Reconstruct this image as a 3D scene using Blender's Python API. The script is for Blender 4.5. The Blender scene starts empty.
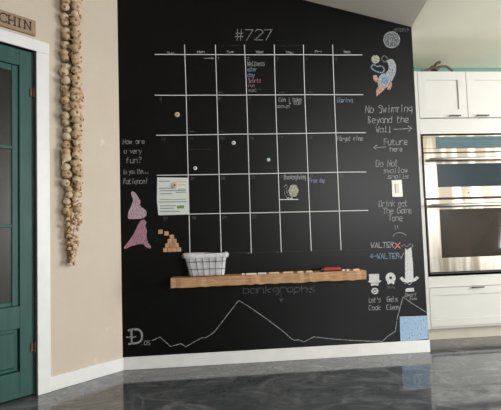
import bpy, bmesh, math, random
from mathutils import Vector, Matrix
random.seed(7)
S = bpy.context.scene
C = S.collection

# ---------------------------------------------------------------- camera
CAM = Vector((0, -3.4503, 0.957))
R_ = Vector((0.99488389, -0.09572317, -0.03229748))
U_ = Vector((0.02638081, -0.06244405, 0.99769975))
F_ = Vector((0.09751977, 0.99344744, 0.05959932))
FPX = 460.35
cd = bpy.data.cameras.new('camera'); cam = bpy.data.objects.new('camera', cd); C.objects.link(cam)
m = Matrix.Identity(4)
for i in range(3):
    m[i][0] = R_[i]; m[i][1] = U_[i]; m[i][2] = -F_[i]; m[i][3] = CAM[i]
cam.matrix_world = m
cd.sensor_fit = 'HORIZONTAL'; cd.sensor_width = 36; cd.lens = FPX / 501 * 36
cd.clip_start = 0.02
S.camera = cam

XL, XR = -0.6211, 1.6792            # ends of the chalkboard wall (plane Y = 0)
LA = math.radians(44.278)           # the door wall leaves the corner at this angle
CL, SL = math.cos(LA), math.sin(LA)
HC = 2.5576; SLOPE = 0.239          # flat kitchen ceiling, vaulted part rising to the left
BH = 0.0903                         # baseboard
CY = 0.30                           # front plane of the kitchen tower

def ray(x, y):
    return R_ * ((x - 250.5) / FPX) + U_ * ((205 - y) / FPX) + F_
def W(x, y, Y=0.0):                 # survey of the chalkboard wall: (X, Z)
    d = ray(x, y); t = (Y - CAM.y) / d.y
    return (CAM.x + d.x * t, CAM.z + d.z * t)
def L(x, y, d0=0.0):                # survey of the door wall: (t, Z)
    d = ray(x, y); n = Vector((SL, -CL, 0)); p0 = Vector((XL, 0, 0)) + n * d0
    k = (p0 - CAM).dot(n) / d.dot(n); P = CAM + d * k
    return ((P - p0).dot(Vector((-CL, -SL, 0))), P.z)
def LT(t, d, z):                    # door wall frame -> world
    return Vector((XL - t * CL + d * SL, -t * SL - d * CL, z))
def ID(x, y, z): return Vector((x, y, z))

# ---------------------------------------------------------------- materials
def lin(c):
    c = c / 255
    return c / 12.92 if c <= 0.04045 else ((c + 0.055) / 1.055) ** 2.4
def rgb(r, g, b): return (lin(r), lin(g), lin(b), 1)
def nodes(name):
    M = bpy.data.materials.new(name); M.use_nodes = True
    nt = M.node_tree; return M, nt, nt.nodes['Principled BSDF']
def mat(name, c, rough=0.5, c2=None, scale=8, metal=0, spec=0.5, bump=0, stretch=None, detail=4, coat=0, lo=0.35, hi=0.65):
    M, nt, b = nodes(name)
    b.inputs['Roughness'].default_value = rough; b.inputs['Metallic'].default_value = metal
    b.inputs['Specular IOR Level'].default_value = spec; b.inputs['Coat Weight'].default_value = coat
    b.inputs['Base Color'].default_value = c
    tc = nt.nodes.new('ShaderNodeTexCoord'); mp = nt.nodes.new('ShaderNodeMapping')
    nt.links.new(tc.outputs['Object'], mp.inputs[0])
    if stretch: mp.inputs['Scale'].default_value = stretch
    n = nt.nodes.new('ShaderNodeTexNoise'); n.inputs['Scale'].default_value = scale; n.inputs['Detail'].default_value = detail
    nt.links.new(mp.outputs[0], n.inputs['Vector'])
    if c2 is None: c2 = tuple(v * 0.93 for v in c[:3]) + (1,)
    r = nt.nodes.new('ShaderNodeValToRGB'); r.color_ramp.elements[0].position = lo; r.color_ramp.elements[1].position = hi
    r.color_ramp.elements[0].color = c; r.color_ramp.elements[1].color = c2
    nt.links.new(n.outputs['Fac'], r.inputs[0]); nt.links.new(r.outputs[0], b.inputs['Base Color'])
    if bump:
        bp = nt.nodes.new('ShaderNodeBump'); bp.inputs['Strength'].default_value = bump; bp.inputs['Distance'].default_value = 0.004
        nt.links.new(n.outputs['Fac'], bp.inputs['Height']); nt.links.new(bp.outputs[0], b.inputs['Normal'])
    return M
def chalk(name, c, cover=0.5, scale=260, soft=0.12):
    """dusty chalk: grains of pigment with the board showing between them"""
    M, nt, b = nodes(name)
    b.inputs['Base Color'].default_value = c; b.inputs['Roughness'].default_value = 1; b.inputs['Specular IOR Level'].default_value = 0
    tc = nt.nodes.new('ShaderNodeTexCoord')
    n = nt.nodes.new('ShaderNodeTexNoise'); n.inputs['Scale'].default_value = scale; n.inputs['Detail'].default_value = 3
    nt.links.new(tc.outputs['Object'], n.inputs['Vector'])
    r = nt.nodes.new('ShaderNodeMapRange'); th = 1 - cover
    r.inputs['From Min'].default_value = 0.25 + th * 0.5 - soft; r.inputs['From Max'].default_value = 0.25 + th * 0.5 + soft
    nt.links.new(n.outputs['Fac'], r.inputs['Value']); nt.links.new(r.outputs[0], b.inputs['Alpha'])
    return M

def floor_mat():
    M, nt, b = nodes('marbled_epoxy')
    b.inputs['Roughness'].default_value = 0.07; b.inputs['Specular IOR Level'].default_value = 0.5; b.inputs['IOR'].default_value = 1.5
    tc = nt.nodes.new('ShaderNodeTexCoord'); mp = nt.nodes.new('ShaderNodeMapping'); mp.inputs['Rotation'].default_value = (0, 0, 0.35)
    mp.inputs['Scale'].default_value = (1.0, 1.5, 1)
    nt.links.new(tc.outputs['Object'], mp.inputs[0])
    n1 = nt.nodes.new('ShaderNodeTexNoise'); n1.inputs['Scale'].default_value = 2.6; n1.inputs['Detail'].default_value = 9
    n1.inputs['Roughness'].default_value = 0.68; n1.inputs['Distortion'].default_value = 2.2
    nt.links.new(mp.outputs[0], n1.inputs['Vector'])
    r = nt.nodes.new('ShaderNodeValToRGB'); e = r.color_ramp.elements
    e[0].position = 0.34; e[0].color = rgb(66, 70, 76); e[1].position = 0.76; e[1].color = rgb(150, 153, 156)
    k = e.new(0.5); k.color = rgb(86, 89, 94)
    k = e.new(0.58); k.color = rgb(104, 106, 109)
    nt.links.new(n1.outputs['Fac'], r.inputs[0]); nt.links.new(r.outputs[0], b.inputs['Base Color'])
    n2 = nt.nodes.new('ShaderNodeTexNoise'); n2.inputs['Scale'].default_value = 5; n2.inputs['Detail'].default_value = 2
    nt.links.new(tc.outputs['Object'], n2.inputs['Vector'])
    bp = nt.nodes.new('ShaderNodeBump'); bp.inputs['Strength'].default_value = 0.05; bp.inputs['Distance'].default_value = 0.01
    nt.links.new(n2.outputs['Fac'], bp.inputs['Height']); nt.links.new(bp.outputs[0], b.inputs['Normal'])
    return M
def board_mat():
    M, nt, b = nodes('chalkboard_paint')
    b.inputs['Roughness'].default_value = 0.36; b.inputs['Specular IOR Level'].default_value = 0.28
    tc = nt.nodes.new('ShaderNodeTexCoord')
    n = nt.nodes.new('ShaderNodeTexNoise'); n.inputs['Scale'].default_value = 3; n.inputs['Detail'].default_value = 8
    nt.links.new(tc.outputs['Object'], n.inputs['Vector'])
    r = nt.nodes.new('ShaderNodeValToRGB'); e = r.color_ramp.elements
    e[0].position = 0.35; e[0].color = rgb(3, 3, 4); e[1].position = 0.75; e[1].color = rgb(8, 9, 10)
    nt.links.new(n.outputs['Fac'], r.inputs[0]); nt.links.new(r.outputs[0], b.inputs['Base Color'])
    return M
def plaster_mat():
    M, nt, b = nodes('beige_wall_paint')
    b.inputs['Roughness'].default_value = 0.7
    tc = nt.nodes.new('ShaderNodeTexCoord')
    n = nt.nodes.new('ShaderNodeTexNoise'); n.inputs['Scale'].default_value = 3.1; n.inputs['Detail'].default_value = 6; n.inputs['Roughness'].default_value = .6
    nt.links.new(tc.outputs['Object'], n.inputs['Vector'])
    r = nt.nodes.new('ShaderNodeValToRGB'); e = r.color_ramp.elements
    e[0].position = 0.3; e[0].color = rgb(205, 191, 172); e[1].position = 0.70; e[1].color = rgb(236, 230, 220)
    k = e.new(0.62); k.color = rgb(210, 197, 179)
    nt.links.new(n.outputs['Fac'], r.inputs[0]); nt.links.new(r.outputs[0], b.inputs['Base Color'])
    bp = nt.nodes.new('ShaderNodeBump'); bp.inputs['Strength'].default_value = 0.3; bp.inputs['Distance'].default_value = 0.01
    nt.links.new(n.outputs['Fac'], bp.inputs['Height']); nt.links.new(bp.outputs[0], b.inputs['Normal'])
    return M
def wood_mat(name, c, c2, st, sc=9):
    M, nt, b = nodes(name); b.inputs['Roughness'].default_value = 0.6
    tc = nt.nodes.new('ShaderNodeTexCoord'); mp = nt.nodes.new('ShaderNodeMapping'); mp.inputs['Scale'].default_value = st
    nt.links.new(tc.outputs['Object'], mp.inputs[0])
    n = nt.nodes.new('ShaderNodeTexNoise'); n.inputs['Scale'].default_value = sc; n.inputs['Detail'].default_value = 7; n.inputs['Distortion'].default_value = 0.8
    nt.links.new(mp.outputs[0], n.inputs['Vector'])
    r = nt.nodes.new('ShaderNodeValToRGB'); r.color_ramp.elements[0].position = .3; r.color_ramp.elements[1].position = .7
    r.color_ramp.elements[0].color = c; r.color_ramp.elements[1].color = c2
    nt.links.new(n.outputs['Fac'], r.inputs[0]); nt.links.new(r.outputs[0], b.inputs['Base Color'])
    bp = nt.nodes.new('ShaderNodeBump'); bp.inputs['Strength'].default_value = 0.25; bp.inputs['Distance'].default_value = 0.003
    nt.links.new(n.outputs['Fac'], bp.inputs['Height']); nt.links.new(bp.outputs[0], b.inputs['Normal'])
    return M

M_floor = floor_mat(); M_board = board_mat(); M_plaster = plaster_mat()
M_pale = mat('pale_green_grey_paint', rgb(178, 192, 184), 0.7)
M_room = mat('warm_white_wall_paint', rgb(202, 199, 193), 0.85, rgb(196, 193, 187), 3)
M_ceil = mat('ceiling_paint', rgb(250, 240, 228), 0.9, rgb(246, 236, 224), 3)
M_kceil = mat('kitchen_ceiling_paint', rgb(238, 232, 211), 0.9, rgb(234, 228, 207), 3)
M_teal = mat('teal_wall_paint', rgb(110, 146, 134), 0.8)
M_white = mat('white_trim_paint', rgb(238, 238, 236), 0.4, rgb(233, 233, 231), 12)
M_cab = mat('white_cabinet_lacquer', rgb(206, 205, 198), 0.3, rgb(203, 202, 195), 5)
M_kick = mat('toe_kick_paint', rgb(190, 182, 165), 0.6)
M_green = mat('dark_green_door_paint', rgb(24, 74, 66), 0.55, rgb(34, 84, 76), 7, stretch=(4, 4, 0.6), bump=.15)
M_seam = mat('dark_door_gap', rgb(18, 18, 18), 0.8)  # near-black boxes stand in for the dark gap around the door
M_rust = mat('rusty_hinge_metal', rgb(120, 78, 60), 0.6, rgb(70, 60, 55), 60, metal=.4)
M_dglass = mat('door_glass', rgb(34, 33, 28), 0.3, rgb(50, 46, 36), 2, spec=.25)
M_steel = mat('brushed_stainless_steel', rgb(186, 179, 168), 0.3, rgb(134, 125, 111), 4, metal=1, stretch=(3.4, 3, 0.25), lo=.42, hi=.58, detail=2)
M_bar = mat('satin_steel_bar', rgb(190, 188, 184), 0.3, metal=1)
M_oglass = mat('oven_glass', rgb(40, 34, 28), 0.05, rgb(50, 43, 36), 3, spec=.7)
M_panelglass = mat('control_panel_glass', rgb(60, 90, 98), 0.12, rgb(72, 100, 108), 30, spec=.7)
M_tglass = mat('microwave_tinted_glass', rgb(28, 46, 54), 0.06, rgb(32, 50, 58), 3, spec=.7)
M_black = mat('black_gap_line', rgb(22, 22, 22), 0.6)  # flat black shared by the oven housings and vent strip
M_bronze = mat('dark_pull_metal', rgb(84, 80, 76), 0.35, metal=.8)
M_shelf = wood_mat('rough_pine_shelf', rgb(204, 162, 118), rgb(162, 118, 78), (1.2, 10, 10))
M_plaque = wood_mat('plaque_wood', rgb(168, 144, 116), rgb(146, 122, 96), (2, 2, 12))
M_letter = mat('dark_brown_lettering', rgb(66, 48, 36), 0.7)
M_paper = mat('white_paper', rgb(226, 230, 226), 0.8, rgb(216, 222, 218), 4)
M_pgrey = mat('printed_grey_text', rgb(120, 130, 126), 0.9)
M_pgreen = mat('printed_green_block', rgb(122, 146, 92), 0.9)
M_pyel = mat('printed_yellow_band', rgb(214, 196, 120), 0.9)
M_plate = mat('ivory_switch_plate', rgb(232, 230, 218), 0.35)
M_plate2 = mat('ivory_switch_rocker', rgb(206, 203, 190), 0.35)
M_cloth = mat('white_basket_liner', rgb(226, 226, 230), 0.95, rgb(205, 205, 210), 30, bump=.5)
M_wire = mat('rusty_basket_wire', rgb(70, 60, 56), 0.6, metal=.5)
M_red = mat('red_marker_plastic', rgb(170, 52, 50), 0.4, rgb(140, 40, 40), 20)
M_dark = mat('black_plastic', rgb(25, 22, 24), 0.4)
M_stick = mat('white_chalk_stick', rgb(232, 230, 222), 0.95)
M_stick2 = mat('cream_chalk_stick', rgb(220, 205, 170), 0.95)
M_garlic = mat('papery_garlic_skin', rgb(220, 198, 164), 0.6, rgb(168, 130, 90), 26, stretch=(1, 1, .5), bump=.4)
M_garlic2 = mat('pale_garlic_skin', rgb(228, 212, 184), 0.6, rgb(196, 166, 126), 24, bump=.4)
M_stem = mat('dry_garlic_stem', rgb(176, 142, 98), 0.85, rgb(120, 86, 54), 40, bump=.5)
M_husk = mat('dry_garlic_husk', rgb(222, 198, 160), 0.8, rgb(184, 148, 104), 30, bump=.4)
M_drift = mat('weathered_branch', rgb(112, 96, 80), 0.9, rgb(78, 66, 56), 30, bump=.5)
M_cop = mat('copper_magnet', rgb(214, 168, 128), 0.45, rgb(224, 214, 196), 60)
M_mag = mat('white_magnet', rgb(222, 226, 224), 0.45)
M_magb = mat('pale_blue_magnet', rgb(190, 214, 216), 0.45)
M_magrim = mat('dark_teal_magnet_rim', rgb(40, 62, 66), 0.5)
M_block = mat('tan_block', rgb(206, 164, 126), 0.8, rgb(182, 138, 102), 30)
K_white = chalk('white_chalk_line', rgb(228, 230, 228), .95)
K_text = chalk('grey_chalk_writing', rgb(190, 193, 194), .52)
K_faint = chalk('faint_chalk_writing', rgb(120, 122, 124), .5)
K_faint2 = chalk('soft_grey_chalk_writing', rgb(172, 174, 176), .55)
K_dim = chalk('rubbed_chalk_writing', rgb(84, 86, 88), .5)
K_blue = chalk('blue_chalk_writing', rgb(148, 174, 190), .55)
K_lil = chalk('lilac_chalk_writing', rgb(166, 164, 200), .55)
K_pinkt = chalk('pink_chalk_writing', rgb(176, 140, 146), .55)
K_red = chalk('red_chalk_writing', rgb(226, 140, 120), .8)
K_pink = chalk('pale_pink_chalk_fill', rgb(198, 172, 186), .72, 130)
K_rose = chalk('rose_chalk_fill', rgb(186, 142, 158), .7, 130)
K_fill = chalk('white_chalk_fill', rgb(206, 206, 206), .8, 150)
K_skyblue = chalk('sky_blue_chalk_fill', rgb(160, 186, 212), .84, 90)
K_rocket = chalk('silver_chalk_fill', rgb(178, 184, 186), .62, 150)
K_bluef = chalk('dusty_blue_chalk_fill', rgb(142, 164, 184), .58, 150)
K_peach = chalk('peach_chalk_fill', rgb(210, 164, 150), .62, 170)
K_cream = chalk('cream_chalk_fill', rgb(198, 198, 176), .6, 170)
K_moon = chalk('grey_moon_chalk', rgb(150, 152, 154), .5, 70, .3)

# ---------------------------------------------------------------- mesh builder
class MB:
    def __init__(s, T=ID): s.bm = bmesh.new(); s.T = T
    def v(s, x, y, z): return s.bm.verts.new(s.T(x, y, z))
    def face(s, vs):
        try: return s.bm.faces.new(vs)
        except ValueError: return None
    def box(s, x0, x1, y0, y1, z0, z1):
        q = [s.v(x, y, z) for x in (x0, x1) for y in (y0, y1) for z in (z0, z1)]
        for f in ((0,1,3,2),(4,6,7,5),(0,4,5,1),(2,3,7,6),(0,2,6,4),(1,5,7,3)): s.face([q[i] for i in f])
        return s
    def prism(s, pts, y0, y1):          # outline in (x, z), thickness along y
        if y0 == 0 and -.002 < y1 < 0:      # chalk has no thickness worth modelling
            a = [s.v(x, y1, z) for x, z in pts]; s.face(a); s.face([a[0], a[1], s.v(pts[0][0], 0, pts[0][1])]); return s
        a = [s.v(x, y0, z) for x, z in pts]; b = [s.v(x, y1, z) for x, z in pts]
        s.face(a); s.face(b[::-1]); n = len(pts)
        for i in range(n): s.face([a[i], b[i], b[(i+1) % n], a[(i+1) % n]])
        return s
    def ribbon(s, pts, w, y0=0.0, y1=-0.0008):   # a chalk stroke in (x, z): one mitred strip
        P = [pts[0]]
        for q in pts[1:]:
            if math.hypot(q[0]-P[-1][0], q[1]-P[-1][1]) > 1e-6: P.append(q)
        if len(P) < 2: return s
        for i in range(1, len(P) - 1):      # break the strip at sharp turns
            ax, az = P[i][0]-P[i-1][0], P[i][1]-P[i-1][1]; bx, bz = P[i+1][0]-P[i][0], P[i+1][1]-P[i][1]
            if (ax*bx + az*bz) < .15 * math.hypot(ax, az) * math.hypot(bx, bz):
                s.ribbon(P[:i+1], w, y0, y1); s.ribbon(P[i:], w, y0, y1); return s
        h = w / 2; n = len(P); closed = n > 3 and math.hypot(P[0][0]-P[-1][0], P[0][1]-P[-1][1]) < 1e-5
        def dr(a, b):
            l = math.hypot(b[0]-a[0], b[1]-a[1]); return ((b[0]-a[0])/l, (b[1]-a[1])/l)
        D = [dr(P[i], P[i+1]) for i in range(n-1)]
        if not closed:
            P[0] = (P[0][0]-D[0][0]*h*.8, P[0][1]-D[0][1]*h*.8); P[-1] = (P[-1][0]+D[-1][0]*h*.8, P[-1][1]+D[-1][1]*h*.8)
        prev = None
        for i in range(n):
            d0 = D[i-1] if i > 0 else (D[-1] if closed else D[0]); d1 = D[i] if i < n-1 else (D[0] if closed else D[-1])
            nx, nz = -(d0[1]+d1[1]), d0[0]+d1[0]; l = math.hypot(nx, nz)
            if l < .2: nx, nz, l = -d1[1], d1[0], 1.0
            nx /= l; nz /= l; c = max(abs(nx*-d1[1] + nz*d1[0]), .55); k = h / c
            cur = (s.v(P[i][0]+nx*k, y1, P[i][1]+nz*k), s.v(P[i][0]-nx*k, y1, P[i][1]-nz*k))
            if prev: s.face([prev[0], prev[1], cur[1], cur[0]])
            elif y0 == 0: s.face([cur[0], cur[1], s.v(P[i][0], 0, P[i][1])])
            prev = cur
        return s
    def ring(s, c, r0, r1, y, n=28, sq=1.0):
        a = [s.v(c[0]+r0*math.cos(t), y, c[1]+r0*sq*math.sin(t)) for t in [i*2*math.pi/n for i in range(n)]]
        b = [s.v(c[0]+r1*math.cos(t), y, c[1]+r1*sq*math.sin(t)) for t in [i*2*math.pi/n for i in range(n)]]
        for i in range(n): s.face([a[i], a[(i+1) % n], b[(i+1) % n], b[i]])
        s.face([b[0], b[1], s.v(c[0]+r1, 0, c[1])])
        return s
    def tube(s, path, rad, seg=8, cap=True):     # path of 3-vectors, radius or list
        P = [Vector(p) for p in path]; rr = rad if isinstance(rad, (list, tuple)) else [rad] * len(P)
        rings = []; up = Vector((0.13, 0.3, 0.94))
        for i, p in enumerate(P):
            d = (P[min(i+1, len(P)-1)] - P[max(i-1, 0)]).normalized()
            a = d.cross(up)
            if a.length < 1e-3: a = d.cross(Vector((1, 0, 0)))
            a.normalize(); b = d.cross(a)
            ring = []
            for k in range(seg):
                th = 2 * math.pi * k / seg; q = p + (a * math.cos(th) + b * math.sin(th)) * rr[i]
                ring.append(s.v(*q))
            rings.append(ring)
        for r0, r1 in zip(rings, rings[1:]):
            for k in range(seg): s.face([r0[k], r0[(k+1) % seg], r1[(k+1) % seg], r1[k]])
        if cap: s.face(rings[0][::-1]); s.face(rings[-1])
        return s
    def build(s, name, m, parent=None, bevel=0, smooth=False):
        bmesh.ops.recalc_face_normals(s.bm, faces=s.bm.faces[:])
        me = bpy.data.meshes.new(name); s.bm.to_mesh(me); s.bm.free()
        if smooth:
            for p in me.polygons: p.use_smooth = True
        me.materials.append(m)
        o = bpy.data.objects.new(name, me); C.objects.link(o)
        if parent is not None: attach(o, parent)
        if bevel:
            bv = o.modifiers.new('bevel', 'BEVEL'); bv.width = bevel; bv.segments = 2; bv.limit_method = 'ANGLE'
        return o
def attach(o, parent):
    o.parent = parent
    root = parent
    off = Vector(parent.location)
    while root.parent is not None: root = root.parent; off = Vector(root.location)
    if parent.parent is None: o.matrix_parent_inverse = Matrix.Translation(-off)
def tag(o, label, cat, group=None, kind=None):
    o['label'] = label; o['category'] = cat
    if group: o['group'] = group
    if kind: o['kind'] = kind
    return o
def thing(name, loc, label, cat, group=None):
    o = bpy.data.objects.new(name, None); o.empty_display_size = 0.05; C.objects.link(o); o.location = loc
    return tag(o, label, cat, group)
def struct(o): o['kind'] = 'structure'; return o
def wthing(name, x, y, label, cat, group=None):     # a thing on the chalkboard wall
    X, Z = W(x, y); return thing(name, (X, 0, Z), label, cat, group)

# ---------------------------------------------------------------- setting
struct(MB().prism([(-3.6, -0.12), (5.2, -0.12), (5.2, 0), (-3.6, 0)], -6.6, 1.0).build('floor', M_floor))
SKEW = .184                         # the crease between the two ceilings runs slightly across the room
ztop = lambda x, y=0: max(HC + SLOPE * (XR + SKEW * y - x), HC)
struct(MB().prism([(XL - .05, 0), (XR, 0), (XR, HC), (XL - .05, ztop(XL - .05))], 0, 0.12).build('wall_front', M_board))
# vaulted part and flat kitchen part of the ceiling
def slab(name, m, a, b):            # ceiling slab between x lines a(y) and b(y)
    k = MB(); lo = []; up = []
    for x, y in ((a(.12), .12), (b(.12), .12), (b(-6.6), -6.6), (a(-6.6), -6.6)):
        z = ztop(x, y); lo.append(k.v(x, y, z)); up.append(k.v(x, y, z + .12))
    k.face(lo); k.face(up[::-1])
    for q in range(4): k.face([lo[q], lo[(q+1) % 4], up[(q+1) % 4], up[q]])
    return struct(k.build(name, m))
slab('ceiling', M_ceil, lambda y: -3.6, lambda y: XR + SKEW * y)
slab('ceiling_kitchen', M_kceil, lambda y: XR + SKEW * y, lambda y: 5.2)
struct(MB().box(XR, 5.2, 0.12, 1.0, HC, HC + .12).build('ceiling_alcove', M_kceil))
struct(MB().box(XR, 5.2, 0.9, 1.0, 0, HC).build('wall_kitchen', M_teal))
struct(MB().box(XR - .02, 1.795, 0.312, 0.9, 0, HC).build('wall_kitchen_side', M_pale))
# door wall, with its opening
DT0, DT1, DZ = 0.621, 1.49, 2.162
m_ = MB(LT)
def lwtop(t): return ztop(XL - t * CL, -t * SL)
for a, b, z0 in ((0, DT0 + .012, 0), (DT0 + .012, DT1 - .012, DZ - .004), (DT1 - .012, 3.9, 0)):
    m_.prism([(a, z0), (b, z0), (b, lwtop(b)), (a, lwtop(a))], -0.10, 0)
struct(m_.build('wall_left', M_plaster))
# the room behind the camera: window opening in the back wall, one added in the right wall
BW = MB()
for a, b, z0, z1 in ((-3.6, 2.4, 0, None), (2.4, 4.9, 0, 1.1), (2.4, 4.9, 2.4, None), (4.9, 5.2, 0, None)):
    BW.prism([(a, z0), (b, z0), (b, z1 or ztop(b, -6.5)), (a, z1 or ztop(a, -6.5))], -6.6, -6.5)
struct(BW.build('wall_back', M_room))
k = MB()
for a, b, z0, z1 in ((-6.5, -3.3, 0, HC), (-3.3, -1.0, 0, .5), (-3.3, -1.0, 2.3, HC), (-1.0, .9, 0, HC)): k.box(5.1, 5.2, a, b, z0, z1)
struct(k.build('wall_right', M_room))
k = MB(); k.box(-3.6, -3.5, -6.5, -2.6, 0, 3.58); struct(k.build('wall_side', M_room))
# baseboards
struct(MB().box(XL + .006, XR + 0.004, -0.014, 0, 0, BH).build('baseboard_front', M_white, bevel=.003))
struct(MB(LT).box(0.0, 0.540, 0, 0.014, 0, BH).build('baseboard_left', M_white, bevel=.003))
# door: casing is the setting's trim
c_ = MB(LT)
c_.box(0.538, DT0, 0, 0.02, 0, DZ); c_.box(DT1, DT1 + .083, 0, 0.02, 0, DZ); c_.box(0.538, DT1 + .083, 0, 0.022, DZ, DZ + .074)
struct(c_.build('trim_1', M_white, bevel=.003))
j_ = MB(LT); j_.box(DT0, DT0 + .012, -.098, 0.016, 0, DZ); j_.box(DT1 - .012, DT1, -.098, .016, 0, DZ); j_.box(DT0, DT1, -.098, .016, DZ - .004, DZ); j_.box(DT0, DT1, -.098, -.004, 0, .008)
struct(j_.build('trim_2', M_seam))
# door slab: stiles, rails, bevelled mouldings, glass with muntins, raised panel
D0, D1, dz0, dz1 = DT0 + .014, DT1 - .014, 0.012, DZ - .008
y0, y1 = -0.045, -0.004
gl_t = L(12.5, 180, -.004)[0]; glz1 = L(0, 64, -.004)[1] - .02; glz0 = L(6, 303, -.004)[1]
pn_t = L(20, 350, -.004)[0]; pz1 = L(10, 330, -.004)[1]; pz0 = L(10, 374, -.004)[1]
g1 = D1 - (gl_t - D0)
p1 = D1 - (pn_t - D0)
mo = (gl_t - pn_t)
d = MB(LT)
d.box(D0, pn_t, y0, y1, dz0, dz1); d.box(p1, D1, y0, y1, dz0, dz1)
d.box(pn_t, p1, y0, y1, glz1 + mo, dz1); d.box(pn_t, p1, y0, y1, pz1, glz0 - mo * .7); d.box(pn_t, p1, y0, y1, dz0, pz0)
door = struct(d.build('door_1', M_green, bevel=.002))
g = MB(LT); g.box(gl_t, g1, -.03, -.024, glz0, glz1).build('glass_pane', M_dglass, door)
mm = MB(LT)
for a, b, c0, c1 in ((pn_t, gl_t, glz0 - mo*.7, glz1 + mo), (g1, p1, glz0 - mo*.7, glz1 + mo), (gl_t, g1, glz1, glz1 + mo), (gl_t, g1, glz0 - mo*.7, glz0)):
    mm.box(a, b, -.042, -.016, c0, c1)
mm.build('glazing_moulding', M_green, door, bevel=.006)
mu = MB(LT)
tm = (gl_t + g1) / 2
for zz in (L(6, 226, -.02)[1], (L(6, 226, -.02)[1] + glz1) / 2):
    mu.box(gl_t, g1, -.03, -.012, zz - .011, zz + .011)
mu.box(tm - .011, tm + .011, -.03, -.012, glz0, glz1)
mu.build('muntin', M_green, door, bevel=.003)
pp = MB(LT)
pp.box(pn_t, p1, -.04, -.022, pz0, pz1); pp.box(pn_t + .022, p1 - .022, -.04, -.012, pz0 + .022, pz1 - .022)
pp.build('lower_panel', M_green, door, bevel=.01)
for zc in (L(33, 347, 0)[1], L(32, 93, 0)[1]):
    h = MB(LT); h.box(D0 - .004, D0 + .020, -.006, .004, zc - .026, zc + .026)
    h.tube([(D0 - .002, .008, zc - .032), (D0 - .002, .008, zc + .032)], .007)
    o = h.build('hinge', M_rust, door, bevel=.001); o['label'] = 'rusty old hinge'

# ---------------------------------------------------------------- stroke lettering
GL = {  # pairs of digits x,y ; baseline y=2, capital top 8, small-letter top 6
'A':'022842 1434','B':'0208283726150515 15243322 02 0222','C':'483818070312223242','D':'02083847433202','E':'4808024205350535','F':'48080205 0535',
'G':'4838180703122232434525','H':'0208 4248 0545','I':'2228','J':'4843322213','K':'0208 4805 0542','L':'080242','M':'0208254842','N':'02084248','O':'1838474332120307 18',
'P':'020838473605','R':'020838473605 2542','S':'473818071636453212 03','T':'0848 2822','U':'0803123243 48','V':'082248','W':'0812253248','X':'0842 4802','Y':'0825 4825 22','Z':'08480242',
'a':'46361605031232 4642','b':'0802324345361605','c':'4636160503123242','d':'48423212030516364 5','e':'04444536160503123242','f':'3828171212 0636','g':'46361605041333 4641300','h':'0802 0516364542',
'i':'2622 2728','j':'3631201','k':'0802 0446 1442','l':'28231232','m':'0602 05162522 253646 42','n':'0602 0516364542','o':'163645433212030516','p':'0600 0516364543321203','r':'0602 05163646',
's':'4616053443321202','t':'18131232 0636','u':'0603123243 4642','v':'062246','w':'0612253246','x':'0642 4602','y':'0623 4610','z':'06460242',
'0':'1838474332120307 18','1':'172822','2':'07183847460242','3':'083847363544332202 2536','4':'38044434 3832','5':'4808053544433202','6':'381604030212324344350 5','7':'084812','8':'163847381807163544433202031416 ',
'9':'4535061738474532','#':'1218 3238 0444 0646','+':'2622 0444','?':'0718384725 24 2223',"'":'2826','!':'2824 2223','.':'2223','-':'0545',',':'2211'}
def glyph(ch):
    out = []
    for st in GL.get(ch, '').split():
        st = st.replace(' ', '')
        pts = [(int(st[i]), int(st[i+1])) for i in range(0, len(st) - 1, 2)]
        if len(pts) > 1: out.append(pts)
    return out
rj = random.Random(3)
def write(mb, txt, x0, y0, x1, y1, w, jit=.25, T=W, yy=(0.0, -0.0008)):
    """hand letters filling the wall region whose corners were surveyed: (x0,y0) baseline start, x1 end, y1 cap height"""
    a = T(x0, y0); n = max(len(txt), 1)
    b = T(x1, y0 + (x1 - x0) * -0.02); up = T(x0, y1)
    hgt = (up[1] - a[1]) / 6
    ux, uz = (b[0] - a[0]) / n, (b[1] - a[1]) / n
    for i, ch in enumerate(txt):
        ox, oz = a[0] + ux * i, a[1] + uz * i + rj.uniform(-.5, .5) * hgt * jit
        for st in glyph(ch):
            pts = []
            for gx, gy in st:
                gx += rj.uniform(-jit, jit) * .8; gy += rj.uniform(-jit, jit) * .8
                pts.append((ox + ux * (gx / 5.2) + (gy - 2) * hgt * .08, oz + (gy - 2) * hgt + uz * gx / 5.2))
            mb.ribbon(pts, w, *yy)
def WL(pts): return [W(x, y) for x, y in pts]
def sm(pts, n=6):       # smooth curve through points
    P = [Vector(p) for p in pts]; out = []
    for i in range(len(P) - 1):
        a, b, c, e = P[max(i-1, 0)], P[i], P[i+1], P[min(i+2, len(P)-1)]
        for k in range(n):
            t = k / n
            out.append(tuple(0.5 * ((2*b) + (c-a)*t + (2*a-5*b+4*c-e)*t*t + (3*b-3*c+e-a)*t**3)))
    out.append(tuple(P[-1])); return out

# ---------------------------------------------------------------- chalk calendar
cal = wthing('chalk_calendar', 262, 152, 'large white chalk calendar grid drawn across the middle of the black wall', 'calendar')
H_ = [((155,54.5),(362,55),1,K_white),((155,95.3),(363,94.6),1,K_white),((156.5,135.3),(365.5,132.6),1,K_white),((157,175.3),(366,171.8),1,K_white),((160,214.8),(368,210.4),1,K_white),((230,253),(370,249.5),.7,K_dim),
      ((216,45.5),(245,45.2),.6,K_dim),((276,46),(303,45.5),.6,K_dim)]
for a, b, k, mm_ in H_:
    pts = [(a[0] + (b[0]-a[0])*t/8, a[1] + (b[1]-a[1])*t/8 + rj.uniform(-.15,.15)) for t in range(9)]
    MB().ribbon(WL(pts), .0056 * k, 0, -.0008).build('grid_line', mm_, cal)
V_ = [((184.5,45),(186.3,100),(190,253)),((215.4,45),(217,100),(221.3,254)),((244.4,45),(246.8,100),(251.3,253)),((274.3,45),(275.6,100),(281.3,252)),((303.4,45),(305,100),(311.3,251)),((332.6,45),(334.5,100),(341,250))]
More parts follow.
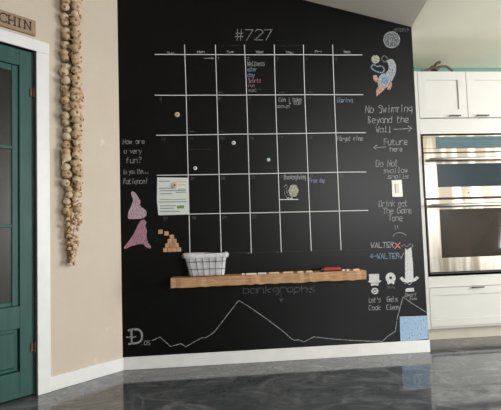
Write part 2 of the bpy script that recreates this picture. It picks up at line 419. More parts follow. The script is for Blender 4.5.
for v in V_:
    MB().ribbon(WL(sm(v, 5)), .0056, 0, -.0008).build('grid_line', K_white, cal)
    m2 = MB(); x, y = v[2]; m2.ribbon(WL([(x-5, y+.3), (x+1, y)]), .004); m2.build('tick_mark', K_faint, cal)
colx = [157, 185.5, 216, 245.5, 275, 304, 333.5]
for i, (nm, x, y) in enumerate((('Sun',167,54),('Mon',197.5,53),('Tue',226.5,53),('Wed',256,53),('Thu',286,53.6),('Fri',315,52.8),('Sat',343.5,53))):
    k = MB(); write(k, nm, x, y, x+7.5, y-2.1, .005, .1); k.build('weekday_name', K_text, cal)
rows = [(56,57),(96.6,96),(137,134.6),(177,173.6),(216.6,212.4)]
day = -1
for r, (ya, yb) in enumerate(rows):
    for c in range(7):
        day = r * 7 + c - 1
        if day < 1 or day > 30: continue
        x = colx[c] + r * 1.2 + 1.6; y = ya + (yb - ya) * c / 6
        k = MB(); write(k, str(day), x, y + 3.4, x + (2.4 if day < 10 else 4.6), y + .9, .0036, .1); k.build('date_number', K_faint if day not in (1, 2) else K_text, cal)
k = MB(); k.ribbon(WL([(204,58.4),(213.5,58.2)]), .006); k.ribbon(WL([(211.5,57.2),(213.8,58.2),(211.5,59.4)]), .004); k.build('arrow', K_text, cal)
def entry(txts, m, name='written_entry', w=.0045, jit=.35, par=None, y=0):
    k = MB()
    for t in txts: write(k, *t, w, jit)
    return k.build(name, m, par if par is not None else cal)
entry([('Wellness', 247.3, 66, 265, 61.5)], K_text); entry([('other', 247.6, 71.3, 257, 67.6)], K_blue); entry([('day', 247.8, 77, 255, 73)], K_lil)
entry([('Sports', 248, 82.6, 261, 78.6)], K_pinkt); entry([('run', 248.2, 87, 255, 84)], K_pinkt); entry([('meet', 248.4, 91.6, 257, 88.6)], K_pinkt)
k = MB(); k.ribbon(WL([(248,89.5),(261,89.3)]), .004); k.build('underline', K_faint, cal)
entry([('Can I bake', 279, 101.6, 302, 97.8), ('+ cup', 289, 104.4, 301, 101)], K_text); entry([('soup', 277.5, 107.6, 290, 104.8)], K_text, w=.004)
entry([('Gaming', 337, 102.4, 353, 98.4)], K_blue); entry([('Forget mine', 337, 141, 363, 136.6)], K_text)
entry([('Thanksgiving', 283.5, 179.4, 306, 175)], K_text, w=.0055); entry([('Free day', 309.6, 182.6, 325, 178.4)], K_lil)
k = MB(); k.ribbon(WL([(189,149.6),(212,149.3)]), .004); k.build('rubbed_line', K_dim, cal)
for x, y in ((189.4,131.6),(218,131.3),(218.4,92.6),(279.5,92.8),(308,92.4),(336,93)):
    k = MB(); k.ribbon(WL([(x,y),(x+2.2,y-.3),(x+4.6,y)]), .006); k.build('small_mark', K_faint, cal)
# turkey in the Thanksgiving square
tk = wthing('chalk_turkey', 291, 192, 'small pale chalk turkey with round tail drawn in the calendar square below the Thanksgiving word', 'drawing')
tail = [(293.5 + 4.9 * math.cos(a) * (1 + .05 * math.cos(6*a)), 190.8 + 6.2 * math.sin(a) * (1 + .05 * math.cos(6*a))) for a in [i * math.pi / 16 for i in range(32)]]
MB().prism(WL(tail), 0, -.0009).build('tail', K_cream, tk)
k = MB()
k.ribbon(WL(sm([(284.4,186.6),(286,184.8),(287.4,187),(285.2,189.5),(284.6,193),(286.6,197),(290,198.4),(293.4,196)])), .0042, 0, -.0016)
k.ribbon(WL(sm([(287,189),(287.2,193),(289.6,196)])), .0036, 0, -.0016); k.ribbon(WL([(282.8,187.2),(284.6,186.6)]), .004)
k.build('body', K_text, tk)
k = MB(); k.ribbon(WL([(280,199.6),(298,199.4)]), .006); k.ribbon(WL([(287,199.5),(288.4,197.6),(290,199.5),(291.4,197.6),(293,199.5)]), .005); k.build('ground_line', K_white, tk)

def writing(name, lines, m, label, w=.005, jit=.25, cat='writing', extra=None):
    xs = [t[1] for t in lines]; ys = [t[2] for t in lines]
    if len(lines) == 1 and not extra:
        k = MB(); write(k, *lines[0], w, jit); return tag(k.build(name, m), label, cat)
    o = wthing(name, sum(xs)/len(xs) + 10, ys[-1], label, cat)
    for t in lines:
        k = MB(); write(k, *t, w, jit); k.build('text_line', m, o)
    if extra:
        k = MB(); extra(k); k.build('arrow', m, o)
    return o
writing('chalk_number', [('#727', 235, 40.4, 274, 30)], K_text, 'white chalk writing #727 above the calendar', .0056, .2)
writing('chalk_message', [('How are', 123, 144, 145, 139.5), ('u very', 124, 153.5, 142, 149), ('fun?', 126, 163, 142, 157.6), ('In you the...', 123, 174, 149, 169.4), ('Patience!', 123.5, 184, 148, 178.8)], K_faint2,
        'faint grey five-line chalk message left of the calendar, above the pink drawings', .0046)
def ar1(k):
    k.ribbon(WL([(394,129.4),(411.4,128.4)]), .0052); k.ribbon(WL([(408,125.8),(411.8,128.4),(408.4,131.4)]), .005)
writing('chalk_message', [('No Swimming', 365.5, 112.8, 413, 105.6), ('Beyond the', 368, 123, 409, 116.6), ('Wall', 376, 132.4, 392, 126.6)], K_text,
        'grey chalk writing No Swimming Beyond the Wall with right-pointing arrow', .005, extra=ar1)
def ar2(k):
    k.ribbon(WL([(374,147.6),(386,147)]), .005); k.ribbon(WL([(377,145),(373.6,147.6),(377.2,150)]), .005)
writing('chalk_message', [('Future', 384, 145, 408, 139), ('here', 390, 151.4, 403, 147)], K_text, 'chalk writing Future here with left-pointing arrow, under the swimming notice', .005, extra=ar2)
writing('chalk_message', [('Do Not', 376, 166.6, 399, 160.4), ('swallow', 383.5, 173, 408, 168), ('snails', 388, 178.6, 409, 174.4)], K_faint2, 'faint chalk words beginning Do Not just above the light switch', .0052)
writing('chalk_message', [('Drink eat', 379, 206.6, 408, 200.8), ('The Game', 383, 213.6, 412, 208), ('Tone', 388.5, 221, 403, 215)], K_faint2, 'faint three-line chalk note just below the light switch', .005)
fw_ = wthing('chalk_frown', 398, 236, 'faint chalk frowning face, two strokes and an arc, above WALTER', 'drawing')
for a in ([(395,225.4),(395.4,229.4)], [(397.4,225),(397.8,229)]): MB().ribbon(WL(a), .0045).build('eye', K_faint2, fw_)
k = MB(); k.ribbon(WL(sm([(393,236.4),(395.5,233.6),(399.5,232.6),(403,233.4),(406,235.2)])), .0048)
k.build('mouth', K_faint2, fw_)
wn = wthing('chalk_name', 385, 246, 'chalk word WALTER followed by a red cross', 'writing')
k = MB(); write(k, 'WALTER', 371, 247.8, 394.5, 242.6, .0056, .2); k.build('lettering', K_text, wn)
k = MB(); k.ribbon(WL([(395,243),(400,248)]), .007); k.ribbon(WL([(400,242.6),(395,248.4)]), .007); o = k.build('cross_mark', K_red, wn); o['label'] = 'red chalk cross'
wn = wthing('chalk_name', 386, 256, 'chalk word WALTER with a left arrow and a tick', 'writing')
k = MB(); write(k, 'WALTER', 377, 258.8, 400, 253.6, .0056, .2); k.build('lettering', K_blue, wn)
k = MB(); k.ribbon(WL([(370,256.2),(377,256)]), .0046); k.ribbon(WL([(372.5,254),(370,256.2),(372.6,258)]), .0046); k.build('arrow', K_blue, wn)
k = MB(); k.ribbon(WL([(399.6,256),(401,258.6),(403.8,252.6)]), .0056); k.build('tick_mark', K_text, wn)
k = MB(); k.ribbon(WL(sm([(401.6,246.4),(404,244.8),(406.5,246.6),(409,244.6),(411,244.2),(413,245.8),(411,247.4)])), .0046)
tag(k.build('chalk_squiggle', K_faint2), 'wavy chalk squiggle right of the upper WALTER', 'drawing')

# tall tower hat, small hats
th = wthing('chalk_tall_hat', 409, 280, 'tall white chalk hat with wide upturned brim near right edge of black wall', 'drawing')
MB().prism(WL([(405.2,248),(406.8,250),(409,248.4),(411.2,247.4),(412.8,263),(413.6,279.4),(405,279.8),(405,263)]), 0, -.0009).build('crown', K_fill, th)
MB().prism(WL([(399.6,278.4),(402,276.6),(404.4,279),(414,278.6),(416.6,276),(419,277.8),(415.6,281),(408,282.8),(402.6,281.6)]), 0, -.0014).build('brim', K_fill, th)
MB().ribbon(WL(sm([(404.4,283.4),(407,282.8),(409.4,284.6),(412,282.4)])), .006).build('curl', K_text, th)
hh = wthing('chalk_hat', 374.6, 281, 'small white chalk brimmed hat with bars and ring below, above the words Lets Cook', 'drawing')
MB().prism(WL([(368.8,274.2),(379,273.8),(379.2,280.4),(381.6,280.6),(379.6,282.6),(370.4,282.9),(367.6,281.4),(369.2,280.8)]), 0, -.0009).build('hat', K_fill, hh)
MB().prism(WL([(370.4,283.6),(373.4,283.2),(378.8,283.4),(378,285.8),(375,285),(371.4,286)]), 0, -.0009).build('moustache', K_fill, hh)
MB().ring(W(374.9, 291), .0165, .028, -.0009, sq=.85).build('ring', K_fill, hh)
MB().ribbon(WL([(374.2,291.2),(376,291)]), .012).build('dot', K_fill, hh)
rg = wthing('chalk_ring', 390.6, 278, 'white chalk ring-shaped face with moustache, above the words Gets Clean', 'drawing')
MB().ring(W(390.6, 277.8), .011, .040, -.0009).build('ring', K_fill, rg)
MB().prism(WL([(387,282),(390.4,281.4),(394.6,281.8),(393.8,284.4),(390.8,283),(388,284.6)]), 0, -.0012).build('moustache', K_fill, rg)
k = MB(); write(k, 'nose', 387, 288.4, 395, 286, .004, .2); k.build('lettering', K_faint, rg)
writing('chalk_caption', [("Let's", 369, 302.4, 381, 297.6), ('Cook', 369, 310, 381, 305.4)], K_text, 'chalk caption Lets Cook under the small brimmed hat', .0044)
writing('chalk_caption', [('Gets', 387, 301.6, 398, 296.8), ('Clean', 386.6, 309.6, 399.5, 305)], K_text, 'chalk caption Gets Clean under the ring drawing', .0044)
cp = wthing('chalk_caption', 411, 294, 'bold white chalk bars over tiny writing under the tall hat', 'writing')
MB().prism(WL([(405.4,289.6),(407.2,288.2),(413.6,287.8),(414.2,291.4),(405.4,291.8)]), 0, -.0009).build('bar', K_fill, cp)
k = MB(); write(k, 'Dwarf', 405, 296.6, 417, 293.2, .004, .2); write(k, 'hat', 410, 299.8, 418, 297.6, .0038, .2); k.build('lettering', K_text, cp)

# dark grey caption below the shelf
writing('chalk_title', [('bankgraphs', 243, 293.2, 316, 286.4)], K_faint, 'dark grey chalk title under the shelf with a small down arrow', .007, .3,
        extra=lambda k: (k.ribbon(WL([(281,294),(281.2,301)]), .005), k.ribbon(WL([(279,298.6),(281.2,301.6),(283.2,298.4)]), .005)))
k = MB()
mt = [(152,340.6),(160,337),(170.6,346.4),(181,343.6),(185.8,346.8),(194,342),(202,337.6),(206,337.6),(214,332.4),(225,318),(238.6,300.6),(246,304.6),(256,311.4),(270,321.4),(284,332),(291.6,338.9),(294.6,340.3),(299,339.8),(303.6,341.8),(308,340),(313.5,336.8),(330,338.8),(350,340.2),(366,341),(382.6,341.2),(388,336),(395.4,331.2),(397.2,318),(403,296.8),(412,303.4),(426.4,312.4)]
k.ribbon(WL(mt), .0052); tag(k.build('chalk_graph_line', K_text), 'thin chalk zigzag graph line with peaks running along bottom of black wall', 'drawing')
k = MB()
k.ribbon(WL([(131.4,330.4),(131.8,343.2)]), .014); k.ribbon(WL(sm([(128.6,330.4),(134,329.2),(139.6,330.2),(142,334.4),(141.2,340),(137.6,342.8),(129,343.8)])), .014); k.ribbon(WL([(127,337.2),(135.6,336.8)]), .009)
write(k, '.05', 141, 345, 150.6, 341, .0042, .2)
tag(k.build('chalk_coin_letter', K_text), 'bold chalk letter D with a crossbar and .05 beside it, lower left', 'writing')
k = MB(); k.prism(WL([(399.8,316.6),(412,316.2),(427.2,315.6),(428,338.6),(414,340.4),(400.6,341.2),(399.9,330)]), 0, -.0009)
tag(k.build('chalk_blue_square', K_skyblue), 'solid light blue chalk square at bottom right corner of black wall', 'drawing')

# pink figures
MB_ = MB().prism(WL(sm([(131,193),(132.6,191.4),(135.6,193.2),(138,197),(140.4,201),(140,204.4),(141.4,207),(145.6,210),(146.6,214),(145,217),(141,218.6),(134,219),(128.4,218.6),(128.2,213),(130.8,207),(133,200),(131.6,196),(131,193)], 4)[:-1]), 0, -.0009)
tag(MB_.build('chalk_pink_figure', K_pink), 'pale pink chalk cone-shaped figure, upper of the two pink drawings', 'drawing')
MB_ = MB().prism(WL(sm([(141,220.4),(144,219.6),(146.4,222.4),(145.6,226),(147,231),(146.4,236),(148,242),(151,246.6),(150,248.4),(146,247),(143,244),(137,244.6),(130,246.6),(126,248.8),(124,247.6),(126.6,244),(131,238),(135.6,230),(138.4,224),(141,220.4)], 4)[:-1]), 0, -.0009)
tag(MB_.build('chalk_pink_figure', K_rose), 'rose pink chalk triangular leaning figure, lower of the two pink drawings', 'drawing')
k = MB()
for a in ([(148.4,231),(151,230.4),(153,231.6)],[(154,236.4),(157,239),(160,238.4)],[(153,242),(157,240.6),(161,243)],[(151,234),(155,233.4)]): k.ribbon(WL(a), .004)
tag(k.build('chalk_scribble', K_dim), 'faint grey chalk scribble between the rose figure and tan block pyramid', 'drawing')
# pyramid of tan blocks
bp_ = wthing('block_pyramid', 172, 252, 'pyramid of small tan square blocks with two more at upper left, beside the rose figure', 'drawing')
for i, (x, y) in enumerate([(171.8,236.9),(169.6,241.2),(174.3,241),(167.4,245.5),(172,245.4),(176.5,245.2),(165.2,250),(169.8,249.9),(174.3,249.7),(178.9,249.5),(160.4,231.8),(166.4,233.5)]):
    s = 2.15; MB().prism(WL([(x-s,y-s),(x+s,y-s-.1),(x+s+.1,y+s-.1),(x-s+.1,y+s)]), 0, -.012).build('block', M_block, bp_, bevel=.003)

# rocket, rider and moon
rk = wthing('chalk_rocket', 383, 72, 'colourful chalk rocket flying down-left with a round-helmeted rider, upper right of black wall', 'drawing')
MB().prism(WL(sm([(386,60.6),(391.6,59),(395.4,63.6),(396,71),(393.6,78),(389,84),(384,89),(378.4,86),(377.6,80),(381,74.6),(386,72.6),(388.6,68.4),(388,63.6),(386,60.6)], 4)[:-1]), 0, -.0009).build('rocket_body', K_rocket, rk)
MB().prism(WL([(381.6,78),(386,76),(389.4,79.6),(385.6,84.6),(381,83)]), 0, -.0014).build('blue_panel', K_bluef, rk)
MB().prism(WL([(378.2,86.2),(380.8,84.4),(385.4,88.6),(381,92.6),(376.4,96.6),(376,91)]), 0, -.0014).build('nose_cone', K_peach, rk)
MB().prism(WL([(372.8,75.4),(376.6,75),(377.8,79),(376,82.6),(373.6,80)]), 0, -.0012).build('fin', K_peach, rk)
MB().prism(WL([(387.2,86.6),(391.6,81.4),(392,85),(390.4,89.6),(387.6,90)]), 0, -.0012).build('fin', K_peach, rk)
MB().prism(WL([(375.4 + 4.2*math.cos(a), 59.4 + 4.2*math.sin(a)) for a in [i*math.pi/8 for i in range(16)]]), 0, -.0018).build('helmet', K_cream, rk)
MB().ribbon(WL(sm([(371,67),(373.6,64.6),(377,66.4),(380.6,66),(384,68.6),(382.6,72.6),(378,72),(373,69.6),(371,67)], 4)), .011).build('rider_suit', K_bluef, rk)
MB().ribbon(WL(sm([(381.4,58.4),(384,55.6),(387,57.6),(388,60.4),(384,62),(381.4,58.4)], 4)), .008).build('backpack', K_moon, rk)
mn = wthing('chalk_moon', 391.4, 39.6, 'round mottled chalk moon near top right of black wall, tiny writing above', 'drawing')
MB().prism(WL([(391.6 + 8*math.cos(a), 39.8 + 8*math.sin(a)) for a in [i*math.pi/16 for i in range(32)]]), 0, -.0007).build('moon_disc', K_moon, mn)
MB().ribbon(WL([(391.6 + 8*math.cos(a), 39.8 + 8*math.sin(a)) for a in [i*math.pi/16 for i in range(33)]]), .006, 0, -.0012).build('outline', K_text, mn)
k = MB(); write(k, 'ARTEMIS', 393.5, 32, 409, 28.6, .004, .2); k.build('lettering', K_faint, mn)

# ---------------------------------------------------------------- things fixed to the chalkboard wall
pa = wthing('paper_notice', 173, 215, 'white printed paper notice held on black wall at left of calendar', 'paper')
k = MB(); q = WL([(157.2,177.4),(188,177.8),(188.6,196),(189.2,213.6),(158.4,215.2),(156.9,200)])
k.prism(q, 0, -.0022).build('sheet', M_paper, pa)
def bar(k, x0, x1, y, h): k.prism(WL([(x0,y),(x1,y-.25),(x1,y-.25+h),(x0,y+h)]), -.0018, -.0028)
k = MB(); [bar(k, a, b, y, .75) for a, b, y in ((159,170,181),(159,176,188),(160,186,190.4),(160,172,193.6),(159,187,201.6),(160,176,205.6),(160,174,208),(160,180,211),(176,186,192))]; k.build('printed_text', M_pgrey, pa)
k = MB(); bar(k, 173,186,181.6,1); bar(k, 176,186,184.6,.8); k.build('yellow_band', M_pyel, pa)
k = MB(); bar(k, 177,184,205.6,3); bar(k, 160,186,199.2,.6); bar(k, 178,186,189,.6); k.build('green_print', M_pgreen, pa)
def disc(name, x, y, r, m, label, rim=None, y0=0.0):
    X, Z = W(x, y); R0 = r / 460.35 * 4.3
    o = thing(name, (X, y0, Z), label, 'magnet', 'round magnets on the black wall')
    prof = [(0, -.007), (.55, -.007), (.9, -.0055), (1, -.003), (1, 0)]
    k = MB(); rings = []
    for f, yy in prof[1:]:
        rings.append([k.v(X + R0*f*math.cos(a), y0 + yy, Z + R0*f*math.sin(a)) for a in [i*math.pi/10 for i in range(20)]])
    for a, b in zip(rings, rings[1:]):
        for i in range(20): k.face([a[i], a[(i+1) % 20], b[(i+1) % 20], b[i]])
    k.face(rings[0]); k.face(rings[-1][::-1]); k.build('magnet_disc', m, o, smooth=False)
    if rim:
        k = MB(); k.tube([(X + R0*1.1*math.cos(a), y0 - .003, Z + R0*1.1*math.sin(a)) for a in [i*math.pi/10 for i in range(21)]], .0035, 6); k.build('rim', rim, o)
    else:
        k = MB(); k.tube([(X, y0 - .0065, Z), (X, y0 - .0082, Z)], R0*.3, 10); k.build('centre', M_bronze, o)
disc('round_magnet', 177.2, 114.6, 2.0, M_cop, 'copper and cream round magnet in second calendar row, far left')
disc('round_magnet', 195.2, 168.2, 1.5, M_mag, 'small white round magnet in third calendar row, second column')
disc('round_magnet', 233.6, 142.9, 1.6, M_mag, 'small white round magnet in third calendar row, third column')
disc('round_magnet', 268.4, 159.8, 1.5, M_magb, 'pale blue round magnet with dark rim right of the other small magnets', M_magrim)
disc('round_magnet', 174.6, 185.4, 2.4, M_cop, 'brown copper magnet holding the white paper notice', None, -.0024)
sw = wthing('light_switch', 397, 197, 'ivory light switch plate on right side of black wall', 'light switch')
k = MB(); k.prism(WL([(391.2,180.4),(401.4,179.8),(402.6,196.8),(392,197)]), 0, -.006); k.build('plate', M_plate, sw, bevel=.002)
k = MB(); k.prism(WL([(394.6,184),(398.8,183.8),(399.4,192.8),(395.2,193)]), -.004, -.010); k.build('rocker', M_plate2, sw, bevel=.002)
k = MB()
for x, y in ((396.3,182),(397,195)):
    X, Z = W(x, y); k.tube([(X, -.005, Z), (X, -.0075, Z)], .003, 8)
k.build('screw', M_bar, sw)

# ---------------------------------------------------------------- shelf
SY = -0.145
sx0, sz1 = W(170.4, 278.0, SY); sx1 = W(366.3, 271, SY)[0]; szr = W(366, 270.8, SY)[1]; sz0 = W(170.4, 287.3, SY)[1]
SZT = (sz1 + szr) / 2; SZB = SZT - .068
k = MB(); n = 40; rw = random.Random(5)
top = [(sx0 + (sx1-sx0)*i/n, SZT + rw.uniform(-.0015, .0012)) for i in range(n+1)]
bot = [(sx0 + (sx1-sx0)*i/n, SZB + rw.uniform(-.0035, .0035)) for i in range(n+1)]
fr = [SY + rw.uniform(-.002, .003) for i in range(n+1)]
rg_ = []
for i in range(n+1):
    rg_.append([k.v(top[i][0], 0, SZT), k.v(top[i][0], fr[i], SZT), k.v(bot[i][0], fr[i] + .002, bot[i][1]), k.v(bot[i][0], 0, SZB)])
for a, b in zip(rg_, rg_[1:]):
    for i in range(4): k.face([a[i], a[(i+1) % 4], b[(i+1) % 4], b[i]])
k.face(rg_[0]); k.face(rg_[-1][::-1])
tag(k.build('floating_shelf', M_shelf, bevel=.003), 'long rough pine floating shelf on black wall under the calendar', 'shelf')

# wire basket with liner
BYc = -.075
bx0, bz0 = W(190, 275, BYc); bx1 = W(224.4, 275, BYc)[0]; tx0, bz1 = W(184.4, 254.4, BYc); tx1 = W(226.4, 254, BYc)[0]
bz0 = SZT + .0015; cx = (bx0 + bx1) / 2
bk = thing('wire_basket', (cx, BYc, SZT), 'dark wire basket with white cloth liner on left end of wooden shelf', 'basket')
hb, ht = (bx1-bx0)/2, (tx1-tx0)/2; ctx = (tx0+tx1)/2
def rect(f, grow=0.0):      # cross-section of the basket at height fraction f
    h = hb + (ht - hb)*f + grow; dd = .042 + .020*f + grow; c = cx + (ctx - cx)*f
    return c, h, dd, bz0 + (bz1 - bz0)*f
def loop(f, grow=0.0):
    c, h, dd, z = rect(f, grow)
    P = []
    for sx_, sy_ in ((-1,-1),(1,-1),(1,1),(-1,1)):
        cxn, cyn = c + sx_*(h - .015), BYc + sy_*(dd - .015)
        a0 = {(-1,-1):180,(1,-1):270,(1,1):0,(-1,1):90}[(sx_,sy_)]
        for j in range(4):
            a = math.radians(a0 + j*30); P.append((cxn + .015*math.cos(a), cyn + .015*math.sin(a), z))
    return P + [P[0]]
# liner: pleated cloth bag, slightly smaller than the wires, folded over the rim
k = MB(); rings = []
for f, gr in ((0,-.004),(.15,-.003),(.4,-.004),(.65,-.003),(.9,-.002),(1.02,.001),(1.03,.006),(.93,.008),(.84,.008)):
    base = loop(min(f,1.0), gr)[:-1]; dense = []
    for i in range(len(base)):
        a, b = Vector(base[i]), Vector(base[(i+1) % len(base)])
        for t in range(6): dense.append(a.lerp(b, t/6))
    zz = bz0 + (bz1-bz0)*f
    ring = []
    for i, p in enumerate(dense):
        o_ = Vector((p.x - cx, p.y - BYc, 0)).normalized(); wv = .0016*math.sin(i*1.9 + f*3) + .001*math.sin(i*.7)
        ring.append(k.v(p.x + o_.x*wv, p.y + o_.y*wv, max(zz + (.003*math.sin(i*.55) if f > .8 else 0), bz0 + .001)))
    rings.append(ring)
for a, b in zip(rings, rings[1:]):
    for i in range(len(a)): k.face([a[i], a[(i+1) % len(a)], b[(i+1) % len(b)], b[i]])
k.face(rings[0]); k.build('cloth_liner', M_cloth, bk, smooth=True)
for f, r in ((0.0,.002),(.33,.0022),(.66,.0022),(1.0,.0028)):
    MB().tube([Vector(p) + Vector((0,0,.002 if f == 0 else 0)) for p in loop(f, .002)], r, 6).build('wire_ring', M_wire, bk)
for side in (-1, 1):
    for j in range(6):
        u = -1 + 2*(j + .5)/6
        P = []
        for f in (0, .33, .66, 1.0):
            c, h, dd, z = rect(f, .003); P.append((c + u*(h-.006), BYc + side*dd, z))
        MB().tube(P, .0021, 6).build('upright_wire', M_wire, bk)
for side in (-1, 1):
    for j in range(2):
        P = []
        for f in (0, .33, .66, 1.0):
            c, h, dd, z = rect(f, .003); P.append((c + side*h, BYc + (-.3 + .6*j)*dd*1.6, z))
        MB().tube(P, .0021, 6).build('upright_wire', M_wire, bk)
for side in (-1, 1):
    c, h, dd, z = rect(1.0, .004)
    MB().tube(sm([(c + side*h, BYc - .02, z), (c + side*(h+.012), BYc - .014, z - .008), (c + side*(h+.007), BYc, z - .03), (c + side*(h+.012), BYc + .014, z - .008), (c + side*h, BYc + .02, z)], 4), .0026, 6).build('handle', M_garlic2, bk)

# chalk sticks lying on the shelf
sticks = [(243,.02,M_stick,'small white chalk stub, left of the other chalks on shelf'),(251,.075,M_stick,'long white chalk stick just right of the leftmost stub'),
          (262,.06,M_stick,'second long white chalk stick on shelf, touching end of the first'),(274,.075,M_stick2,'long cream chalk stick near middle of shelf'),
          (288,.075,M_stick2,'cream chalk stick right of middle on shelf, before the short pair'),(300,.045,M_stick2,'short cream chalk, left one of the short pair'),
          (309,.045,M_stick2,'short cream chalk, right one of the short pair beside red marker'),(343.5,.02,M_stick,'white chalk stub just right of the red marker'),
          (347.5,.018,M_stick,'white chalk crumb, second right of the red marker'),(356,.05,M_stick2,'cream chalk stick near right end of shelf')]
for x, ln, mm_, lb in sticks:
    X = W(x, 274, SY + .03)[0]; yc = SY + .022 + rj.uniform(0, .012); r = .0068; a = rj.uniform(-.1, .1)
    k = MB(); dx, dy = math.cos(a)*ln/2, math.sin(a)*ln/2
    k.tube([(X-dx, yc-dy, SZT+r-.0012), (X-dx+.002, yc-dy, SZT+r-.0012), (X+dx-.002, yc+dy, SZT+r-.0012), (X+dx, yc+dy, SZT+r-.0012)], [r*.8, r, r, r*.85], 12)
    o = k.build('chalk_stick', mm_, smooth=False); tag(o, lb, 'chalk', 'chalk sticks on the wooden shelf')
X0 = W(320.2, 269, SY+.04)[0]; X1 = W(340, 269, SY+.04)[0]; r = .0165; yc = SY + .035
mk = thing('red_marker', ((X0+X1)/2, yc, SZT), 'thick red cylinder marker with dark cap lying on right half of shelf', 'marker')
k = MB(); k.tube([(X0+.022, yc, SZT+r), (X1-.012, yc, SZT+r), (X1, yc, SZT+r)], [r, r, r*.8], 16); k.build('barrel', M_red, mk, bevel=.001)
k = MB(); k.tube([(X0, yc, SZT+r), (X0+.004, yc, SZT+r), (X0+.022, yc, SZT+r)], [r*.8, r*1.0, r*1.02], 16); k.build('cap', M_dark, mk)
k = MB(); k.tube([(X1, yc, SZT+r), (X1+.012, yc, SZT+r)], [r*.55, r*.5], 12); k.build('end_plug', M_dark, mk)

# ---------------------------------------------------------------- plaque over the door
pt1, pzb = L(36, 36, .02); pzt = L(36, 20.8, .02)[1]
pt0 = pt1 + .66
pq = thing('wooden_plaque', LT((pt0+pt1)/2, 0, pzb), 'weathered wooden plaque with carved dark capitals above the green door', 'sign')
MB(LT).box(pt1, pt0, 0, .02, pzb, pzt).build('board', M_plaque, pq, bevel=.004)
ph = pzt - pzb
SER = {'C':[[(4,5),(3.6,6),(2,6.2),(.6,5),(.3,3),(.6,1),(2,-.1),(3.6,.3),(4,1.2)]],'H':[[(.5,0),(.5,6)],[(3.6,0),(3.6,6)],[(.5,3),(3.6,3)],[(0,0),(1,0)],[(0,6),(1,6)],[(3.1,0),(4.1,0)],[(3.1,6),(4.1,6)]],
 'I':[[(2,0),(2,6)],[(1.4,0),(2.6,0)],[(1.4,6),(2.6,6)]],'N':[[(.5,0),(.5,6),(3.6,0),(3.6,6)],[(0,0),(1,0)],[(0,6),(.6,6)],[(3.1,6),(4.1,6)]],
 'K':[[(.5,0),(.5,6)],[(3.6,6),(.5,2.8)],[(1.6,3.8),(3.8,0)],[(0,0),(1,0)],[(0,6),(1,6)]],'T':[[(2,0),(2,6)],[(0,6),(4,6)],[(1.4,0),(2.6,0)],[(0,6),(0,5.2)],[(4,6),(4,5.2)]]}
wid = {'C':4.6,'H':5,'I':3.4,'N':5,'K':4.8,'T':4.8}; lh = ph*.52; u = lh/6*1.36
word = 'KITCHIN'; tot = sum(wid[c] for c in word)*u*.96
tcur = pt1 + .02 + tot; k = MB(LT)
for ch in word:
    off = 0.6 if ch == 'I' else 0
    for st in SER[ch]:
        pts = [(tcur - (x - (1.0 if ch == 'I' else 0))*u*.96, pzb + ph*.26 + z*lh/6) for x, z in st]
        k.ribbon(pts, .0085, .0195, .0212)
    tcur -= wid[ch]*u*.96
k.build('carved_lettering', M_letter, pq)

# ---------------------------------------------------------------- garlic braid
def bulb_mesh(seed, m):
    rb = random.Random(seed); bm = bmesh.new(); n = 24
    prof = [(-.42,.10),(-.46,.3),(-.40,.62),(-.24,.90),(-.04,1.0),(.16,.93),(.34,.70),(.50,.42),(.64,.24),(.82,.16),(.95,.13)]
    ph_ = rb.uniform(0, 6); rings = []; nl = rb.choice((6, 7, 8))
    for z, r in prof:
        lob = .10 * max(0, 1 - abs(z)*1.2)
        rings.append([bm.verts.new((r*.5*(1 + lob*abs(math.cos(nl*.5*(2*math.pi*i/n) + ph_)) - lob*.5)*math.cos(2*math.pi*i/n), r*.5*(1 + lob*abs(math.cos(nl*.5*(2*math.pi*i/n) + ph_)) - lob*.5)*math.sin(2*math.pi*i/n), z*.95 + rb.uniform(-.01,.01))) for i in range(n)])
    for a, b in zip(rings, rings[1:]):
        for i in range(n): bm.faces.new([a[i], a[(i+1) % n], b[(i+1) % n], b[i]])
    bm.faces.new(rings[0][::-1]); bm.faces.new(rings[-1])
    me = bpy.data.meshes.new('garlic_bulb'); bm.to_mesh(me); bm.free(); me.materials.append(m)
    for p in me.polygons: p.use_smooth = True
    return me
def root_mesh():
    bm = bmesh.new(); rb = random.Random(2); bmesh.ops.create_cone(bm, cap_ends=True, segments=12, radius1=.13, radius2=.17, depth=.09)
    for v in bm.verts: v.co.x += rb.uniform(-.02,.02); v.co.z += rb.uniform(-.02,.02) - .47
    me = bpy.data.meshes.new('root_tuft'); bm.to_mesh(me); bm.free(); me.materials.append(M_stem); return me
BMS = [bulb_mesh(i, M_garlic if i % 2 else M_garlic2) for i in range(5)]; RM = root_mesh()
tc0 = lambda z: (L(69, 100)[0] if z > 1.3 else L(69, 100)[0] + (1.3 - z) * .03)
gb_z0 = L(67, 265)[1]; gb_zmid = L(70, 214)[1]
gb = thing('garlic_braid', LT(tc0(2), 0, gb_z0), 'long hanging braid of dried garlic bulbs on beige wall beside the green door', 'garlic braid')
rg2 = random.Random(11)
